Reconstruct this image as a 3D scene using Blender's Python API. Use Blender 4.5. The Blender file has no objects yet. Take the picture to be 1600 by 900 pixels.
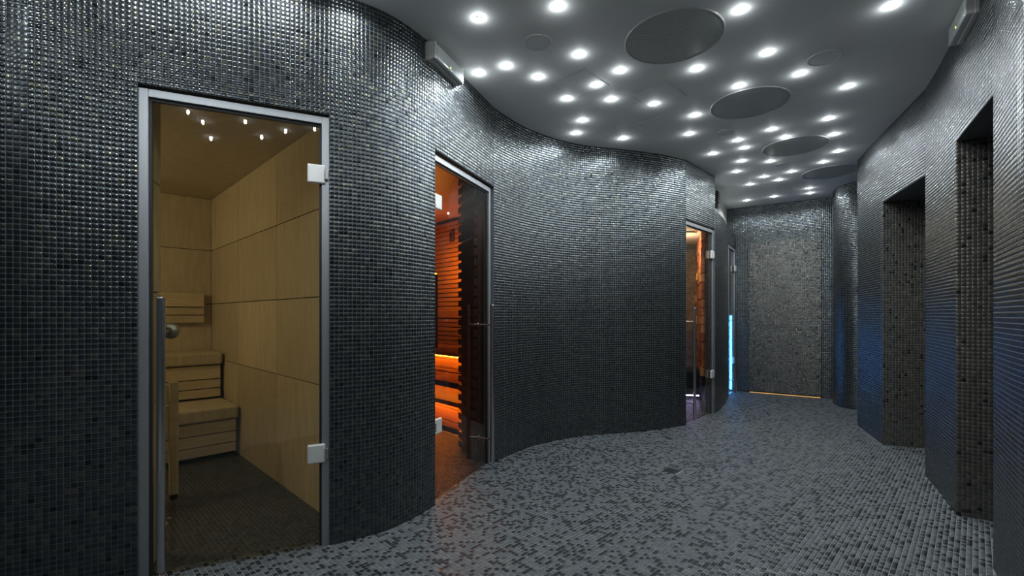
import bpy, bmesh, math, random
import numpy as np
from mathutils import Matrix, Vector

random.seed(7)
rng = np.random.default_rng(7)
scn = bpy.context.scene
col = scn.collection
R = math.radians

# ------------------------------------------------------------------ camera, world, exposure
HC = 1.10            # eye height
F = 725.0            # focal length in pixels of the 1600 px wide frame
HZ = 492.0           # horizon row
CEIL = 2.64
cam_d = bpy.data.cameras.new('camera')
cam = bpy.data.objects.new('camera', cam_d)
col.objects.link(cam)
cam.location = (0, 0, HC)
cam.rotation_euler = (R(90), 0, 0)
cam_d.sensor_width = 36.0
cam_d.lens = 36.0 * F / 1600.0
cam_d.shift_y = (HZ - 450.0) / 1600.0
cam_d.clip_start = 0.02
scn.camera = cam

world = bpy.data.worlds.new('world')
scn.world = world
world.use_nodes = True
world.node_tree.nodes['Background'].inputs[0].default_value = (0, 0, 0, 1)
world.node_tree.nodes['Background'].inputs[1].default_value = 0.0

scn.view_settings.view_transform = 'Standard'
scn.view_settings.look = 'None'
scn.view_settings.exposure = 0.0
scn.view_settings.gamma = 1.0
scn.view_settings.use_curve_mapping = False
scn.cycles.use_denoising = True
scn.cycles.max_bounces = 8
scn.cycles.transparent_max_bounces = 16
scn.cycles.sample_clamp_indirect = 12.0
scn.cycles.caustics_reflective = True
scn.cycles.blur_glossy = 0.6
scn.cycles.caustics_refractive = False

STAR_W = 6.6          # watts of one ceiling star lamp, downward cone
HALO_W = 0.20         # watts of the point light added for each star's ceiling halo
STAR_COL = (0.90, 0.97, 1.0)


# ------------------------------------------------------------------ node helpers / materials
def new_mat(name):
    m = bpy.data.materials.new(name)
    m.use_nodes = True
    nt = m.node_tree
    nt.nodes.clear()
    out = nt.nodes.new('ShaderNodeOutputMaterial')
    return m, nt, out


def N(nt, kind, **kw):
    n = nt.nodes.new(kind)
    for k, v in kw.items():
        setattr(n, k, v)
    return n


def math_node(nt, op, a, b=None):
    n = nt.nodes.new('ShaderNodeMath')
    n.operation = op
    for i, v in enumerate((a, b)):
        if v is None:
            continue
        if isinstance(v, (int, float)):
            n.inputs[i].default_value = v
        else:
            nt.links.new(v, n.inputs[i])
    return n.outputs[0]


def principled(name, colour, rough=0.5, metal=0.0, spec=0.5, noise=0.0, noise_scale=8.0, bump=0.0, stretch=None, coat=0.0):
    m, nt, out = new_mat(name)
    p = N(nt, 'ShaderNodeBsdfPrincipled')
    nt.links.new(p.outputs[0], out.inputs[0])
    p.inputs['Base Color'].default_value = (*colour, 1)
    p.inputs['Roughness'].default_value = rough
    p.inputs['Metallic'].default_value = metal
    p.inputs['Specular IOR Level'].default_value = spec
    p.inputs['Coat Weight'].default_value = coat
    if noise or bump:
        tc = N(nt, 'ShaderNodeTexCoord')
        mp = N(nt, 'ShaderNodeMapping')
        nt.links.new(tc.outputs['Object'], mp.inputs[0])
        if stretch:
            mp.inputs['Scale'].default_value = stretch
        nz = N(nt, 'ShaderNodeTexNoise')
        nz.inputs['Scale'].default_value = noise_scale
        nz.inputs['Detail'].default_value = 6
        nt.links.new(mp.outputs[0], nz.inputs[0])
        if noise:
            rp = N(nt, 'ShaderNodeValToRGB')
            rp.color_ramp.elements[0].position = 0.3
            rp.color_ramp.elements[1].position = 0.7
            rp.color_ramp.elements[0].color = (*[c * (1 - noise) for c in colour], 1)
            rp.color_ramp.elements[1].color = (*[min(1, c * (1 + noise)) for c in colour], 1)
            nt.links.new(nz.outputs[0], rp.inputs[0])
            nt.links.new(rp.outputs[0], p.inputs['Base Color'])
        if bump:
            b = N(nt, 'ShaderNodeBump')
            b.inputs['Strength'].default_value = bump
            b.inputs['Distance'].default_value = 0.002
            nt.links.new(nz.outputs[0], b.inputs['Height'])
            nt.links.new(b.outputs[0], p.inputs['Normal'])
    return m


def tile_mat(name, stops, rough, metal, spec, coat=0.0, interp='LINEAR', rough_var=0.1):
    """Mosaic piece: the colour of each piece comes from its own random value."""
    m, nt, out = new_mat(name)
    p = N(nt, 'ShaderNodeBsdfPrincipled')
    nt.links.new(p.outputs[0], out.inputs[0])
    at = N(nt, 'ShaderNodeAttribute', attribute_name='rnd')
    rp = N(nt, 'ShaderNodeValToRGB')
    rp.color_ramp.interpolation = interp
    els = rp.color_ramp.elements
    while len(els) < len(stops):
        els.new(0.5)
    for e, (pos, c) in zip(els, stops):
        e.position = pos
        e.color = (*c, 1)
    nt.links.new(at.outputs['Fac'], rp.inputs[0])
    nt.links.new(rp.outputs[0], p.inputs['Base Color'])
    p.inputs['Metallic'].default_value = metal
    p.inputs['Specular IOR Level'].default_value = spec
    p.inputs['Coat Weight'].default_value = coat
    p.inputs['Coat Roughness'].default_value = 0.12
    k = math_node(nt, 'MULTIPLY', at.outputs['Fac'], 7.31)
    k = math_node(nt, 'FRACT', k)
    k = math_node(nt, 'MULTIPLY', k, rough_var)
    k = math_node(nt, 'ADD', k, rough)
    nt.links.new(k, p.inputs['Roughness'])
    return m


def glass_mat(name, tint, ior=1.45):
    """Thin architectural pane: tinted see-through with a Fresnel mirror."""
    m, nt, out = new_mat(name)
    tr = N(nt, 'ShaderNodeBsdfTransparent')
    tr.inputs[0].default_value = (*tint, 1)
    gl = N(nt, 'ShaderNodeBsdfGlossy')
    gl.inputs['Roughness'].default_value = 0.0
    gl.inputs[0].default_value = (1, 1, 1, 1)
    # Schlick's Fresnel from |N.I|, the same on both faces of the pane
    ge = N(nt, 'ShaderNodeNewGeometry')
    dp = N(nt, 'ShaderNodeVectorMath', operation='DOT_PRODUCT')
    nt.links.new(ge.outputs['Normal'], dp.inputs[0])
    nt.links.new(ge.outputs['Incoming'], dp.inputs[1])
    k = math_node(nt, 'SUBTRACT', 1.0, math_node(nt, 'ABSOLUTE', dp.outputs['Value']))
    k = math_node(nt, 'MULTIPLY', math_node(nt, 'POWER', k, 5.0), 0.96)
    k = math_node(nt, 'ADD', k, 0.04)
    mx = N(nt, 'ShaderNodeMixShader')
    nt.links.new(k, mx.inputs[0])
    nt.links.new(tr.outputs[0], mx.inputs[1])
    nt.links.new(gl.outputs[0], mx.inputs[2])
    nt.links.new(mx.outputs[0], out.inputs[0])
    return m


def emit_mat(name, colour, strength):
    m, nt, out = new_mat(name)
    e = N(nt, 'ShaderNodeEmission')
    e.inputs[0].default_value = (*colour, 1)
    e.inputs[1].default_value = strength
    nt.links.new(e.outputs[0], out.inputs[0])
    return m


def wood_mat(name, c1, c2, rough, stretch=(6, 6, 0.8), scale=5.0):
    m, nt, out = new_mat(name)
    p = N(nt, 'ShaderNodeBsdfPrincipled')
    nt.links.new(p.outputs[0], out.inputs[0])
    tc = N(nt, 'ShaderNodeTexCoord')
    oi = N(nt, 'ShaderNodeObjectInfo')
    mp = N(nt, 'ShaderNodeMapping')
    mp.inputs['Scale'].default_value = stretch
    nt.links.new(tc.outputs['Object'], mp.inputs[0])
    add = N(nt, 'ShaderNodeVectorMath', operation='ADD')
    sc = N(nt, 'ShaderNodeVectorMath', operation='SCALE')
    sc.inputs[0].default_value = (37, 17, 53)
    nt.links.new(oi.outputs['Random'], sc.inputs['Scale'])
    nt.links.new(mp.outputs[0], add.inputs[0])
    nt.links.new(sc.outputs[0], add.inputs[1])
    nz = N(nt, 'ShaderNodeTexNoise')
    nz.inputs['Scale'].default_value = scale
    nz.inputs['Detail'].default_value = 7
    nz.inputs['Roughness'].default_value = 0.6
    nt.links.new(add.outputs[0], nz.inputs[0])
    rp = N(nt, 'ShaderNodeValToRGB')
    rp.color_ramp.elements[0].position = 0.35
    rp.color_ramp.elements[1].position = 0.68
    rp.color_ramp.elements[0].color = (*c1, 1)
    rp.color_ramp.elements[1].color = (*c2, 1)
    nt.links.new(nz.outputs[0], rp.inputs[0])
    hv = N(nt, 'ShaderNodeHueSaturation')
    v = math_node(nt, 'MULTIPLY', oi.outputs['Random'], 0.22)
    v = math_node(nt, 'ADD', v, 0.89)
    nt.links.new(v, hv.inputs['Value'])
    nt.links.new(rp.outputs[0], hv.inputs['Color'])
    nt.links.new(hv.outputs[0], p.inputs['Base Color'])
    p.inputs['Roughness'].default_value = rough
    b = N(nt, 'ShaderNodeBump')
    b.inputs['Strength'].default_value = 0.08
    b.inputs['Distance'].default_value = 0.002
    nt.links.new(nz.outputs[0], b.inputs['Height'])
    nt.links.new(b.outputs[0], p.inputs['Normal'])
    return m


def grille_mat(name):
    """Perforated grey metal: rings of small dark holes around the centre."""
    m, nt, out = new_mat(name)
    p = N(nt, 'ShaderNodeBsdfPrincipled')
    nt.links.new(p.outputs[0], out.inputs[0])
    tc = N(nt, 'ShaderNodeTexCoord')
    sp = N(nt, 'ShaderNodeSeparateXYZ')
    nt.links.new(tc.outputs['Object'], sp.inputs[0])
    x, y = sp.outputs[0], sp.outputs[1]
    pitch = 0.0105
    rr = math_node(nt, 'SQRT', math_node(nt, 'ADD', math_node(nt, 'MULTIPLY', x, x), math_node(nt, 'MULTIPLY', y, y)))
    q = math_node(nt, 'DIVIDE', rr, pitch)
    ring = math_node(nt, 'FLOOR', q)
    fv = math_node(nt, 'SUBTRACT', math_node(nt, 'FRACT', q), 0.5)
    cnt = math_node(nt, 'ROUND', math_node(nt, 'MULTIPLY', math_node(nt, 'ADD', ring, 0.5), 2 * math.pi))
    ang = math_node(nt, 'ADD', math_node(nt, 'DIVIDE', math_node(nt, 'ARCTAN2', y, x), 2 * math.pi), 0.5)
    fu = math_node(nt, 'SUBTRACT', math_node(nt, 'FRACT', math_node(nt, 'MULTIPLY', ang, cnt)), 0.5)
    d = math_node(nt, 'SQRT', math_node(nt, 'ADD', math_node(nt, 'MULTIPLY', fu, fu), math_node(nt, 'MULTIPLY', fv, fv)))
    hole = math_node(nt, 'LESS_THAN', d, 0.36)
    mx = N(nt, 'ShaderNodeMix', data_type='RGBA')
    mx.inputs[6].default_value = (0.74, 0.76, 0.73, 1)
    mx.inputs[7].default_value = (0.26, 0.27, 0.26, 1)
    nt.links.new(hole, mx.inputs[0])
    nt.links.new(mx.outputs[2], p.inputs['Base Color'])
    p.inputs['Roughness'].default_value = 0.5
    return m


M = {}
M['tile'] = tile_mat('wall_mosaic', [(0.0, (0.035, 0.04, 0.045)), (0.03, (0.06, 0.066, 0.075)), (0.05, (0.075, 0.085, 0.094)),
                                     (0.60, (0.098, 0.111, 0.12)), (0.88, (0.122, 0.133, 0.134)), (1.0, (0.175, 0.178, 0.138))],
                     0.185, 0.93, 0.5, coat=0.1, rough_var=0.07)
M['tile_bronze'] = tile_mat('bronze_mosaic', [(0.0, (0.05, 0.045, 0.04)), (0.05, (0.07, 0.062, 0.055)), (0.08, (0.145, 0.138, 0.122)),
                                              (0.60, (0.185, 0.175, 0.152)), (1.0, (0.235, 0.218, 0.18))], 0.24, 0.8, 0.5, rough_var=0.1)
M['tile_door'] = tile_mat('end_door_mosaic', [(0.0, (0.045, 0.043, 0.04)), (0.04, (0.06, 0.058, 0.055)), (0.07, (0.11, 0.11, 0.105)),
                                              (0.60, (0.14, 0.14, 0.132)), (1.0, (0.19, 0.18, 0.155))], 0.22, 0.88, 0.5, rough_var=0.1)
M['grout'] = principled('wall_grout', (0.062, 0.07, 0.074), 0.8, noise=0.25, noise_scale=30)
M['ftile'] = tile_mat('floor_mosaic', [(0.0, (0.014, 0.016, 0.02)), (0.29, (0.018, 0.021, 0.025)), (0.33, (0.075, 0.085, 0.093)),
                                       (0.75, (0.092, 0.103, 0.111)), (1.0, (0.115, 0.125, 0.13))], 0.30, 0.0, 0.2, rough_var=0.15)
M['ftile_dark'] = tile_mat('sauna_floor_mosaic', [(0.0, (0.03, 0.034, 0.04)), (0.3, (0.05, 0.055, 0.06)), (1.0, (0.075, 0.08, 0.085))], 0.4, 0.0, 0.4, rough_var=0.15)
M['fgrout'] = principled('floor_grout', (0.19, 0.20, 0.20), 0.8, noise=0.15, noise_scale=20)
M['ceil'] = principled('ceiling_paint', (0.88, 0.89, 0.885), 0.7, noise=0.03, noise_scale=2)
M['plaster'] = principled('white_plaster', (0.6, 0.6, 0.57), 0.8, noise=0.05)
M['alu'] = principled('brushed_aluminium', (0.40, 0.42, 0.44), 0.42, 0.85, noise=0.06, noise_scale=30, stretch=(20, 20, 0.5))
M['steel'] = principled('stainless_steel', (0.62, 0.62, 0.62), 0.22, 1.0, noise=0.05, noise_scale=40, stretch=(20, 20, 0.5))
M['hinge'] = principled('satin_chrome', (0.72, 0.72, 0.70), 0.32, 0.35, noise=0.03)
M['gasket'] = principled('black_gasket', (0.012, 0.014, 0.016), 0.5, noise=0.1)
M['black'] = principled('black_plastic', (0.012, 0.012, 0.013), 0.45, noise=0.1)
M['white'] = principled('white_plastic', (0.66, 0.66, 0.62), 0.4, noise=0.03)
M['diff'] = principled('clear_diffuser', (0.62, 0.66, 0.66), 0.15, spec=0.7, noise=0.06, noise_scale=60)
M['glass1'] = glass_mat('bronze_glass', (0.90, 0.87, 0.78))
M['glass2'] = glass_mat('amber_glass', (0.82, 0.72, 0.64))
M['glass3'] = glass_mat('clear_glass', (0.90, 0.89, 0.86))
M['birch'] = wood_mat('birch_veneer', (0.46, 0.39, 0.265), (0.56, 0.485, 0.345), 0.5)
M['aspen'] = wood_mat('aspen_board', (0.52, 0.43, 0.28), (0.64, 0.545, 0.37), 0.55, stretch=(0.8, 6, 6))
M['walnut'] = wood_mat('dark_sauna_wood', (0.06, 0.028, 0.018), (0.10, 0.048, 0.03), 0.5, stretch=(0.8, 6, 6))
M['slat'] = wood_mat('red_brown_slat', (0.30, 0.14, 0.07), (0.42, 0.21, 0.11), 0.5, stretch=(0.8, 6, 6))
M['dark'] = principled('dark_backing', (0.015, 0.011, 0.008), 0.9, noise=0.2)
M['grille'] = grille_mat('perforated_metal')
M['seam'] = principled('panel_seam', (0.32, 0.33, 0.33), 0.7, noise=0.05)
M['ring'] = principled('grey_trim', (0.6, 0.61, 0.61), 0.4, noise=0.03)
M['star'] = emit_mat('star_lens', (0.93, 0.98, 1.0), 60.0)
M['greenled'] = emit_mat('indicator', (0.6, 0.9, 0.05), 3.0)
M['orange'] = emit_mat('orange_strip', (1.0, 0.33, 0.02), 75.0)
M['blue'] = emit_mat('blue_strip', (0.05, 0.33, 1.0), 40.0)
M['violet'] = emit_mat('violet_strip', (0.55, 0.42, 1.0), 40.0)
M['gold'] = emit_mat('warm_gap', (1.0, 0.55, 0.18), 0.9)
M['warm'] = emit_mat('warm_lamp', (1.0, 0.66, 0.34), 3.0)
M['slate'] = principled('grey_slate_wall', (0.16, 0.14, 0.115), 0.6, noise=0.4, noise_scale=25, bump=0.3)
M['salt'] = []
for i, c in enumerate([(0.62, 0.24, 0.10), (0.52, 0.17, 0.07), (0.74, 0.34, 0.15), (0.44, 0.13, 0.06)]):
    M['salt'].append(principled('salt_block', c, 0.45, noise=0.3, noise_scale=14, bump=0.3))
m_, nt_, out_ = new_mat('glowing_salt')
p_ = N(nt_, 'ShaderNodeBsdfPrincipled')
nt_.links.new(p_.outputs[0], out_.inputs[0])
p_.inputs['Base Color'].default_value = (0.8, 0.4, 0.15, 1)
p_.inputs['Emission Color'].default_value = (1.0, 0.42, 0.10, 1)
p_.inputs['Emission Strength'].default_value = 0.9
M['saltglow'] = m_


def rear_mat():
    m, nt, out = new_mat('rear_mosaic')
    p = N(nt, 'ShaderNodeBsdfPrincipled')
    nt.links.new(p.outputs[0], out.inputs[0])
    tc = N(nt, 'ShaderNodeTexCoord')
    br = N(nt, 'ShaderNodeTexVoronoi')
    br.inputs['Scale'].default_value = 45
    nt.links.new(tc.outputs['Object'], br.inputs[0])
    rp = N(nt, 'ShaderNodeValToRGB')
    rp.color_ramp.elements[0].color = (0.03, 0.035, 0.04, 1)
    rp.color_ramp.elements[1].color = (0.17, 0.19, 0.2, 1)
    nt.links.new(br.outputs['Color'], rp.inputs[0])
    nt.links.new(rp.outputs[0], p.inputs['Base Color'])
    p.inputs['Roughness'].default_value = 0.35
    p.inputs['Metallic'].default_value = 0.4
    return m


M['rear'] = rear_mat()


# ------------------------------------------------------------------ object helpers
def link(o, parent=None, world_m=None):
    col.objects.link(o)
    if parent is not None:
        o.parent = parent
        o.matrix_parent_inverse = parent.matrix_basis.inverted()
        if parent.parent is not None:
            o.matrix_parent_inverse = (parent.parent.matrix_basis if False else parent_world(parent)).inverted()
    if world_m is not None:
        o.matrix_basis = world_m
    return o


def parent_world(o):
    m = o.matrix_basis.copy()
    if o.parent is not None:
        m = parent_world(o.parent) @ o.matrix_parent_inverse @ m
    return m


def tag(o, label, cat=None, group=None, kind=None):
    o['label'] = label
    if cat:
        o['category'] = cat
    if group:
        o['group'] = group
    if kind:
        o['kind'] = kind
    return o


def empty(name, loc, label, cat, group=None, kind=None):
    o = bpy.data.objects.new(name, None)
    o.empty_display_size = 0.05
    col.objects.link(o)
    o.location = loc
    o.matrix_basis = Matrix.Translation(loc)
    return tag(o, label, cat, group, kind)


class MB:
    def __init__(s):
        s.v, s.f = [], []

    def quad(s, a, b, c, d):
        i = len(s.v)
        s.v += [tuple(a), tuple(b), tuple(c), tuple(d)]
        s.f.append((i, i + 1, i + 2, i + 3))

    def prism(s, poly, z0, z1):
        n, i = len(poly), len(s.v)
        s.v += [(p[0], p[1], z0) for p in poly] + [(p[0], p[1], z1) for p in poly]
        for k in range(n):
            l = (k + 1) % n
            s.f.append((i + k, i + l, i + n + l, i + n + k))
        s.f.append(tuple(i + k for k in reversed(range(n))))
        s.f.append(tuple(i + n + k for k in range(n)))

    def build(s, name, mat, parent=None, smooth=False):
        me = bpy.data.meshes.new(name)
        me.from_pydata(s.v, [], s.f)
        me.materials.append(mat)
        if smooth:
            me.polygons.foreach_set('use_smooth', [True] * len(me.polygons))
        return link(bpy.data.objects.new(name, me), parent)


def frame_m(o, ux, uy, uz):
    m = Matrix.Identity(4)
    for i, a in enumerate((ux, uy, uz)):
        for j in range(3):
            m[j][i] = a[j]
    for j in range(3):
        m[j][3] = o[j]
    return m


_boxes = {}


def box(name, centre, dims, mat, parent=None, ux=(1, 0, 0), bevel=0.003, seg=2, uz=(0, 0, 1)):
    """Bevelled box; dims along ux, uz x ux, uz. Alike boxes share their mesh."""
    ux = Vector(ux).normalized()
    uz = Vector(uz).normalized()
    uy = uz.cross(ux)
    key = (name, tuple(round(d, 4) for d in dims), mat.name, bevel)
    me = _boxes.get(key)
    if me is None:
        bm = bmesh.new()
        bmesh.ops.create_cube(bm, size=1)
        for v in bm.verts:
            v.co = Vector((v.co.x * dims[0], v.co.y * dims[1], v.co.z * dims[2]))
        if bevel:
            bmesh.ops.bevel(bm, geom=bm.edges[:], offset=min(bevel, min(dims) * 0.45), segments=seg, affect='EDGES', profile=0.5)
        me = bpy.data.meshes.new(name)
        bm.to_mesh(me)
        bm.free()
        me.materials.append(mat)
        _boxes[key] = me
    return link(bpy.data.objects.new(name, me), parent, frame_m(centre, ux, uy, uz))


def lathe(name, profile, mat, parent=None, mat4=None, n=32, smooth=True):
    v, f = [], []
    k = len(profile)
    for i in range(n):
        a = 2 * math.pi * i / n
        for r, z in profile:
            v.append((r * math.cos(a), r * math.sin(a), z))
    for i in range(n):
        j = (i + 1) % n
        for t in range(k - 1):
            f.append((i * k + t, j * k + t, j * k + t + 1, i * k + t + 1))
    me = bpy.data.meshes.new(name)
    me.from_pydata(v, [], f)
    me.materials.append(mat)
    me.validate()
    if smooth:
        me.polygons.foreach_set('use_smooth', [True] * len(me.polygons))
        me.set_sharp_from_angle(angle=R(35))
    return link(bpy.data.objects.new(name, me), parent, mat4)


def rod(name, a, b, r, mat, parent=None, n=20):
    a, b = Vector(a), Vector(b)
    d = b - a
    L = d.length
    uz = d.normalized()
    ux = Vector((1, 0, 0)) if abs(uz.x) < 0.9 else Vector((0, 1, 0))
    ux = (ux - uz * ux.dot(uz)).normalized()
    uy = uz.cross(ux)
    e = min(r * 0.25, L * 0.2)
    return lathe(name, [(0.0001, 0), (r - e, 0), (r, e), (r, L - e), (r - e, L), (0.0001, L)], mat, parent, frame_m(a, ux, uy, uz), n)


def V2(p, z):
    return Vector((p[0], p[1], z))


# ------------------------------------------------------------------ mosaic machinery
P = CEIL / 126.0
DOOR_ROWS = 98
DTOP = P * DOOR_ROWS
_g = [-1.0, -0.74, 0.74, 1.0]
PILLOW_V = []
for j in range(4):
    for i in range(4):
        x, y = _g[i], _g[j]
        edge = i in (0, 3) or j in (0, 3)
        if i in (0, 3) and j in (0, 3):
            x, y = x * 0.94, y * 0.94
        PILLOW_V.append((x, y, -0.1 if edge else 1.0))
PILLOW_F = [(j * 4 + i, j * 4 + i + 1, (j + 1) * 4 + i + 1, (j + 1) * 4 + i) for j in range(3) for i in range(3)]
FLAT_V = [(-1, -1, -0.25), (1, -1, -0.25), (1, 1, -0.25), (-1, 1, -0.25), (-.9, -.9, 1), (.9, -.9, 1), (.9, .9, 1), (-.9, .9, 1)]
FLAT_F = [(4, 5, 6, 7), (0, 1, 5, 4), (1, 2, 6, 5), (2, 3, 7, 6), (3, 0, 4, 7)]
TEMPL = {'pillow': (np.array(PILLOW_V), np.array(PILLOW_F), True), 'flat': (np.array(FLAT_V, float), np.array(FLAT_F), False)}


class Tiles:
    def __init__(s, shape, mat, depth, tilt):
        s.shape, s.mat, s.depth, s.tilt = shape, mat, depth, tilt
        s.C, s.U, s.V, s.W, s.h = [], [], [], [], []

    def add(s, c, u, v, w, hu, hv):
        s.C.append(c)
        s.U.append(u)
        s.V.append(v)
        s.W.append(w)
        s.h.append((hu, hv))

    def build(s, parent, singles=300, part='tile', rest='tile_field'):
        C, U, V, W, h = (np.array(a, float) for a in (s.C, s.U, s.V, s.W, s.h))
        n = len(C)
        tu, tv = rng.normal(0, s.tilt, n), rng.normal(0, s.tilt, n)
        rnd = rng.random(n)
        T, Fc, smooth = TEMPL[s.shape]
        # size of every piece in the photograph
        pick = np.zeros(n, bool)
        if singles:
            def proj(p):
                d = np.maximum(p[:, 1], 0.05)
                return np.stack([800 + F * p[:, 0] / d, HZ - F * (p[:, 2] - HC) / d], 1)
            a = proj(C)
            b, c = proj(C + U * h[:, :1]) - a, proj(C + V * h[:, 1:]) - a
            area = np.abs(b[:, 0] * c[:, 1] - b[:, 1] * c[:, 0])
            see = (C[:, 1] > 0.3) & (a[:, 0] > 4) & (a[:, 0] < 1596) & (a[:, 1] > 4) & (a[:, 1] < 896)
            see &= ((-C + np.array([0, 0, HC])) * W).sum(1) > 0
            area = np.where(see, area, 0)
            pick[np.argsort(-area)[:singles]] = True
            pick &= area > 0
        Wn = W - U * tu[:, None] - V * tv[:, None]
        Un = U + W * tu[:, None]
        Vn = V + W * tv[:, None]
        keep = ~pick
        k = int(keep.sum())
        verts = (C[keep][:, None, :] + Un[keep][:, None, :] * (T[None, :, 0:1] * h[keep][:, None, 0:1])
                 + Vn[keep][:, None, :] * (T[None, :, 1:2] * h[keep][:, None, 1:2])
                 + W[keep][:, None, :] * (T[None, :, 2:3] * s.depth)).reshape(-1, 3)
        nv, nf = len(T), len(Fc)
        faces = (Fc[None] + (np.arange(k) * nv)[:, None, None]).reshape(-1)
        me = bpy.data.meshes.new(rest)
        me.vertices.add(k * nv)
        me.vertices.foreach_set('co', verts.ravel())
        me.loops.add(k * nf * 4)
        me.loops.foreach_set('vertex_index', faces.astype(np.int32))
        me.polygons.add(k * nf)
        me.polygons.foreach_set('loop_start', np.arange(0, k * nf * 4, 4, dtype=np.int32))
        if smooth:
            me.polygons.foreach_set('use_smooth', np.ones(k * nf, bool))
        me.update(calc_edges=True)
        at = me.attributes.new('rnd', 'FLOAT', 'POINT')
        at.data.foreach_set('value', np.repeat(rnd[keep], nv).astype(np.float32))
        me.materials.append(s.mat)
        o = link(bpy.data.objects.new(rest, me), parent)
        o['kind'] = 'stuff'
        if not singles:
            return
        kinds = []
        for q in range(30):
            m2 = bpy.data.meshes.new(part)
            m2.from_pydata([tuple(t) for t in T], [], [tuple(int(i) for i in f) for f in Fc])
            if smooth:
                m2.polygons.foreach_set('use_smooth', [True] * nf)
            a2 = m2.attributes.new('rnd', 'FLOAT', 'POINT')
            a2.data.foreach_set('value', [(q + 0.5) / 30] * nv)
            m2.materials.append(s.mat)
            kinds.append(m2)
        for i in np.nonzero(pick)[0]:
            o = bpy.data.objects.new(part, kinds[int(rnd[i] * 30)])
            link(o, parent, frame_m(C[i], Un[i] * h[i, 0], Vn[i] * h[i, 1], W[i] * s.depth))


def catmull(pts, per=14):
    pts = [np.array(p, float) for p in pts]
    if len(pts) == 2:
        return [pts[0], pts[1]]
    ext = [2 * pts[0] - pts[1]] + pts + [2 * pts[-1] - pts[-2]]
    out = []
    for i in range(1, len(ext) - 2):
        p0, p1, p2, p3 = ext[i - 1:i + 3]
        for k in range(per):
            t = k / per
            out.append(0.5 * (2 * p1 + (p2 - p0) * t + (2 * p0 - 5 * p1 + 4 * p2 - p3) * t * t + (3 * p1 - p0 - 3 * p2 + p3) * t ** 3))
    out.append(pts[-1])
    return out


def resample(path, n):
    path = np.array(path)
    d = np.r_[0, np.cumsum(np.linalg.norm(np.diff(path, axis=0), axis=1))]
    s = np.linspace(0, d[-1], n + 1)
    return np.stack([np.interp(s, d, path[:, 0]), np.interp(s, d, path[:, 1])], 1), d[-1]


def path_len(path):
    path = np.array(path)
    return float(np.linalg.norm(np.diff(path, axis=0), axis=1).sum())


def wall_strip(mb, tiles, path, side, z0row, z1row, thick, tile=True, tile_from=0.0):
    """Solid wall along a plan path; side=+1: the room lies to the right of the path. Tiles on the room side."""
    L = path_len(path)
    n = max(1, round(L / P))
    pts, L = resample(path, n)
    tan = np.gradient(pts, axis=0)
    tan /= np.linalg.norm(tan, axis=1)[:, None]
    nor = np.stack([tan[:, 1], -tan[:, 0]], 1) * side
    back = pts - nor * thick
    z0, z1 = z0row * P, z1row * P
    st = max(1, n // 60)
    idx = list(range(0, n + 1, st))
    if idx[-1] != n:
        idx.append(n)
    i0 = len(mb.v)
    idx = list(range(n + 1))
    for i in idx:
        mb.v += [(*pts[i], z0), (*pts[i], z1), (*back[i], z1), (*back[i], z0)]
    for a in range(len(idx) - 1):
        b = i0 + a * 4
        for q in range(4):
            r = (q + 1) % 4
            mb.f.append((b + q, b + r, b + 4 + r, b + 4 + q))
    mb.f.append((i0, i0 + 1, i0 + 2, i0 + 3))
    e = i0 + (len(idx) - 1) * 4
    mb.f.append((e + 3, e + 2, e + 1, e))
    if not tile:
        return
    mid = (pts[1:] + pts[:-1]) / 2
    du = pts[1:] - pts[:-1]
    ln = np.linalg.norm(du, axis=1)
    for i in range(n):
        u = np.array([*(du[i] / ln[i]), 0.0])
        w = np.array([u[1], -u[0], 0]) * side
        uu = u if side > 0 else -u
        for r in range(z0row, z1row):
            tiles.add((mid[i][0], mid[i][1], (r + 0.5) * P), uu, (0, 0, 1), w, ln[i] * 0.465, P * 0.465)


# ------------------------------------------------------------------ plan of the place
segA = catmull([(-2.60, 1.70), (-2.25, 1.70), (-1.95, 1.735), (-1.54, 1.908)])
D1 = ((-1.54, 1.908), (-0.869, 2.21))
segB = catmull([(-0.869, 2.21), (-0.702, 2.312), (-0.610, 2.398), (-0.5375, 2.498), (-0.491, 2.579), (-0.443, 2.674)])
D2 = ((-0.443, 2.674), (-0.134, 3.45))
segC = catmull([(-0.134, 3.45), (-0.04, 3.60), (0.105, 3.80), (0.282, 3.975), (0.515, 4.14), (0.732, 4.235), (1.10, 4.335), (1.41, 4.445), (1.73, 4.612)])
D3 = ((1.73, 4.612), (2.26, 5.165))
segD = catmull([(2.26, 5.165), (2.40, 5.36), (2.57, 5.63), (2.75, 5.95), (2.90, 6.22)])
D4 = ((2.90, 6.22), (3.22, 6.70))
BACK = ((3.225, 6.70), (4.24, 6.03))
colm = catmull([(4.24, 6.03), (4.08, 5.90), (3.975, 5.73), (3.925, 5.57), (3.945, 5.43), (4.02, 5.345), (4.2, 5.31), (4.6, 5.33)])
segR1 = catmull([(1.40, 0.2), (1.42, 0.8), (1.55, 1.25), (1.77, 1.60), (2.085, 2.01)])
N2 = ((2.085, 2.01), (2.44, 2.55))
segR2 = catmull([(2.44, 2.55), (2.55, 2.725), (2.68, 2.93), (2.82, 3.167)])
N1 = ((2.82, 3.167), (3.14, 3.93))
segR3 = catmull([(3.14, 3.93), (3.29, 4.28), (3.44, 4.62)])
segR4 = [(3.44, 4.62), (4.6, 4.75)]

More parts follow.
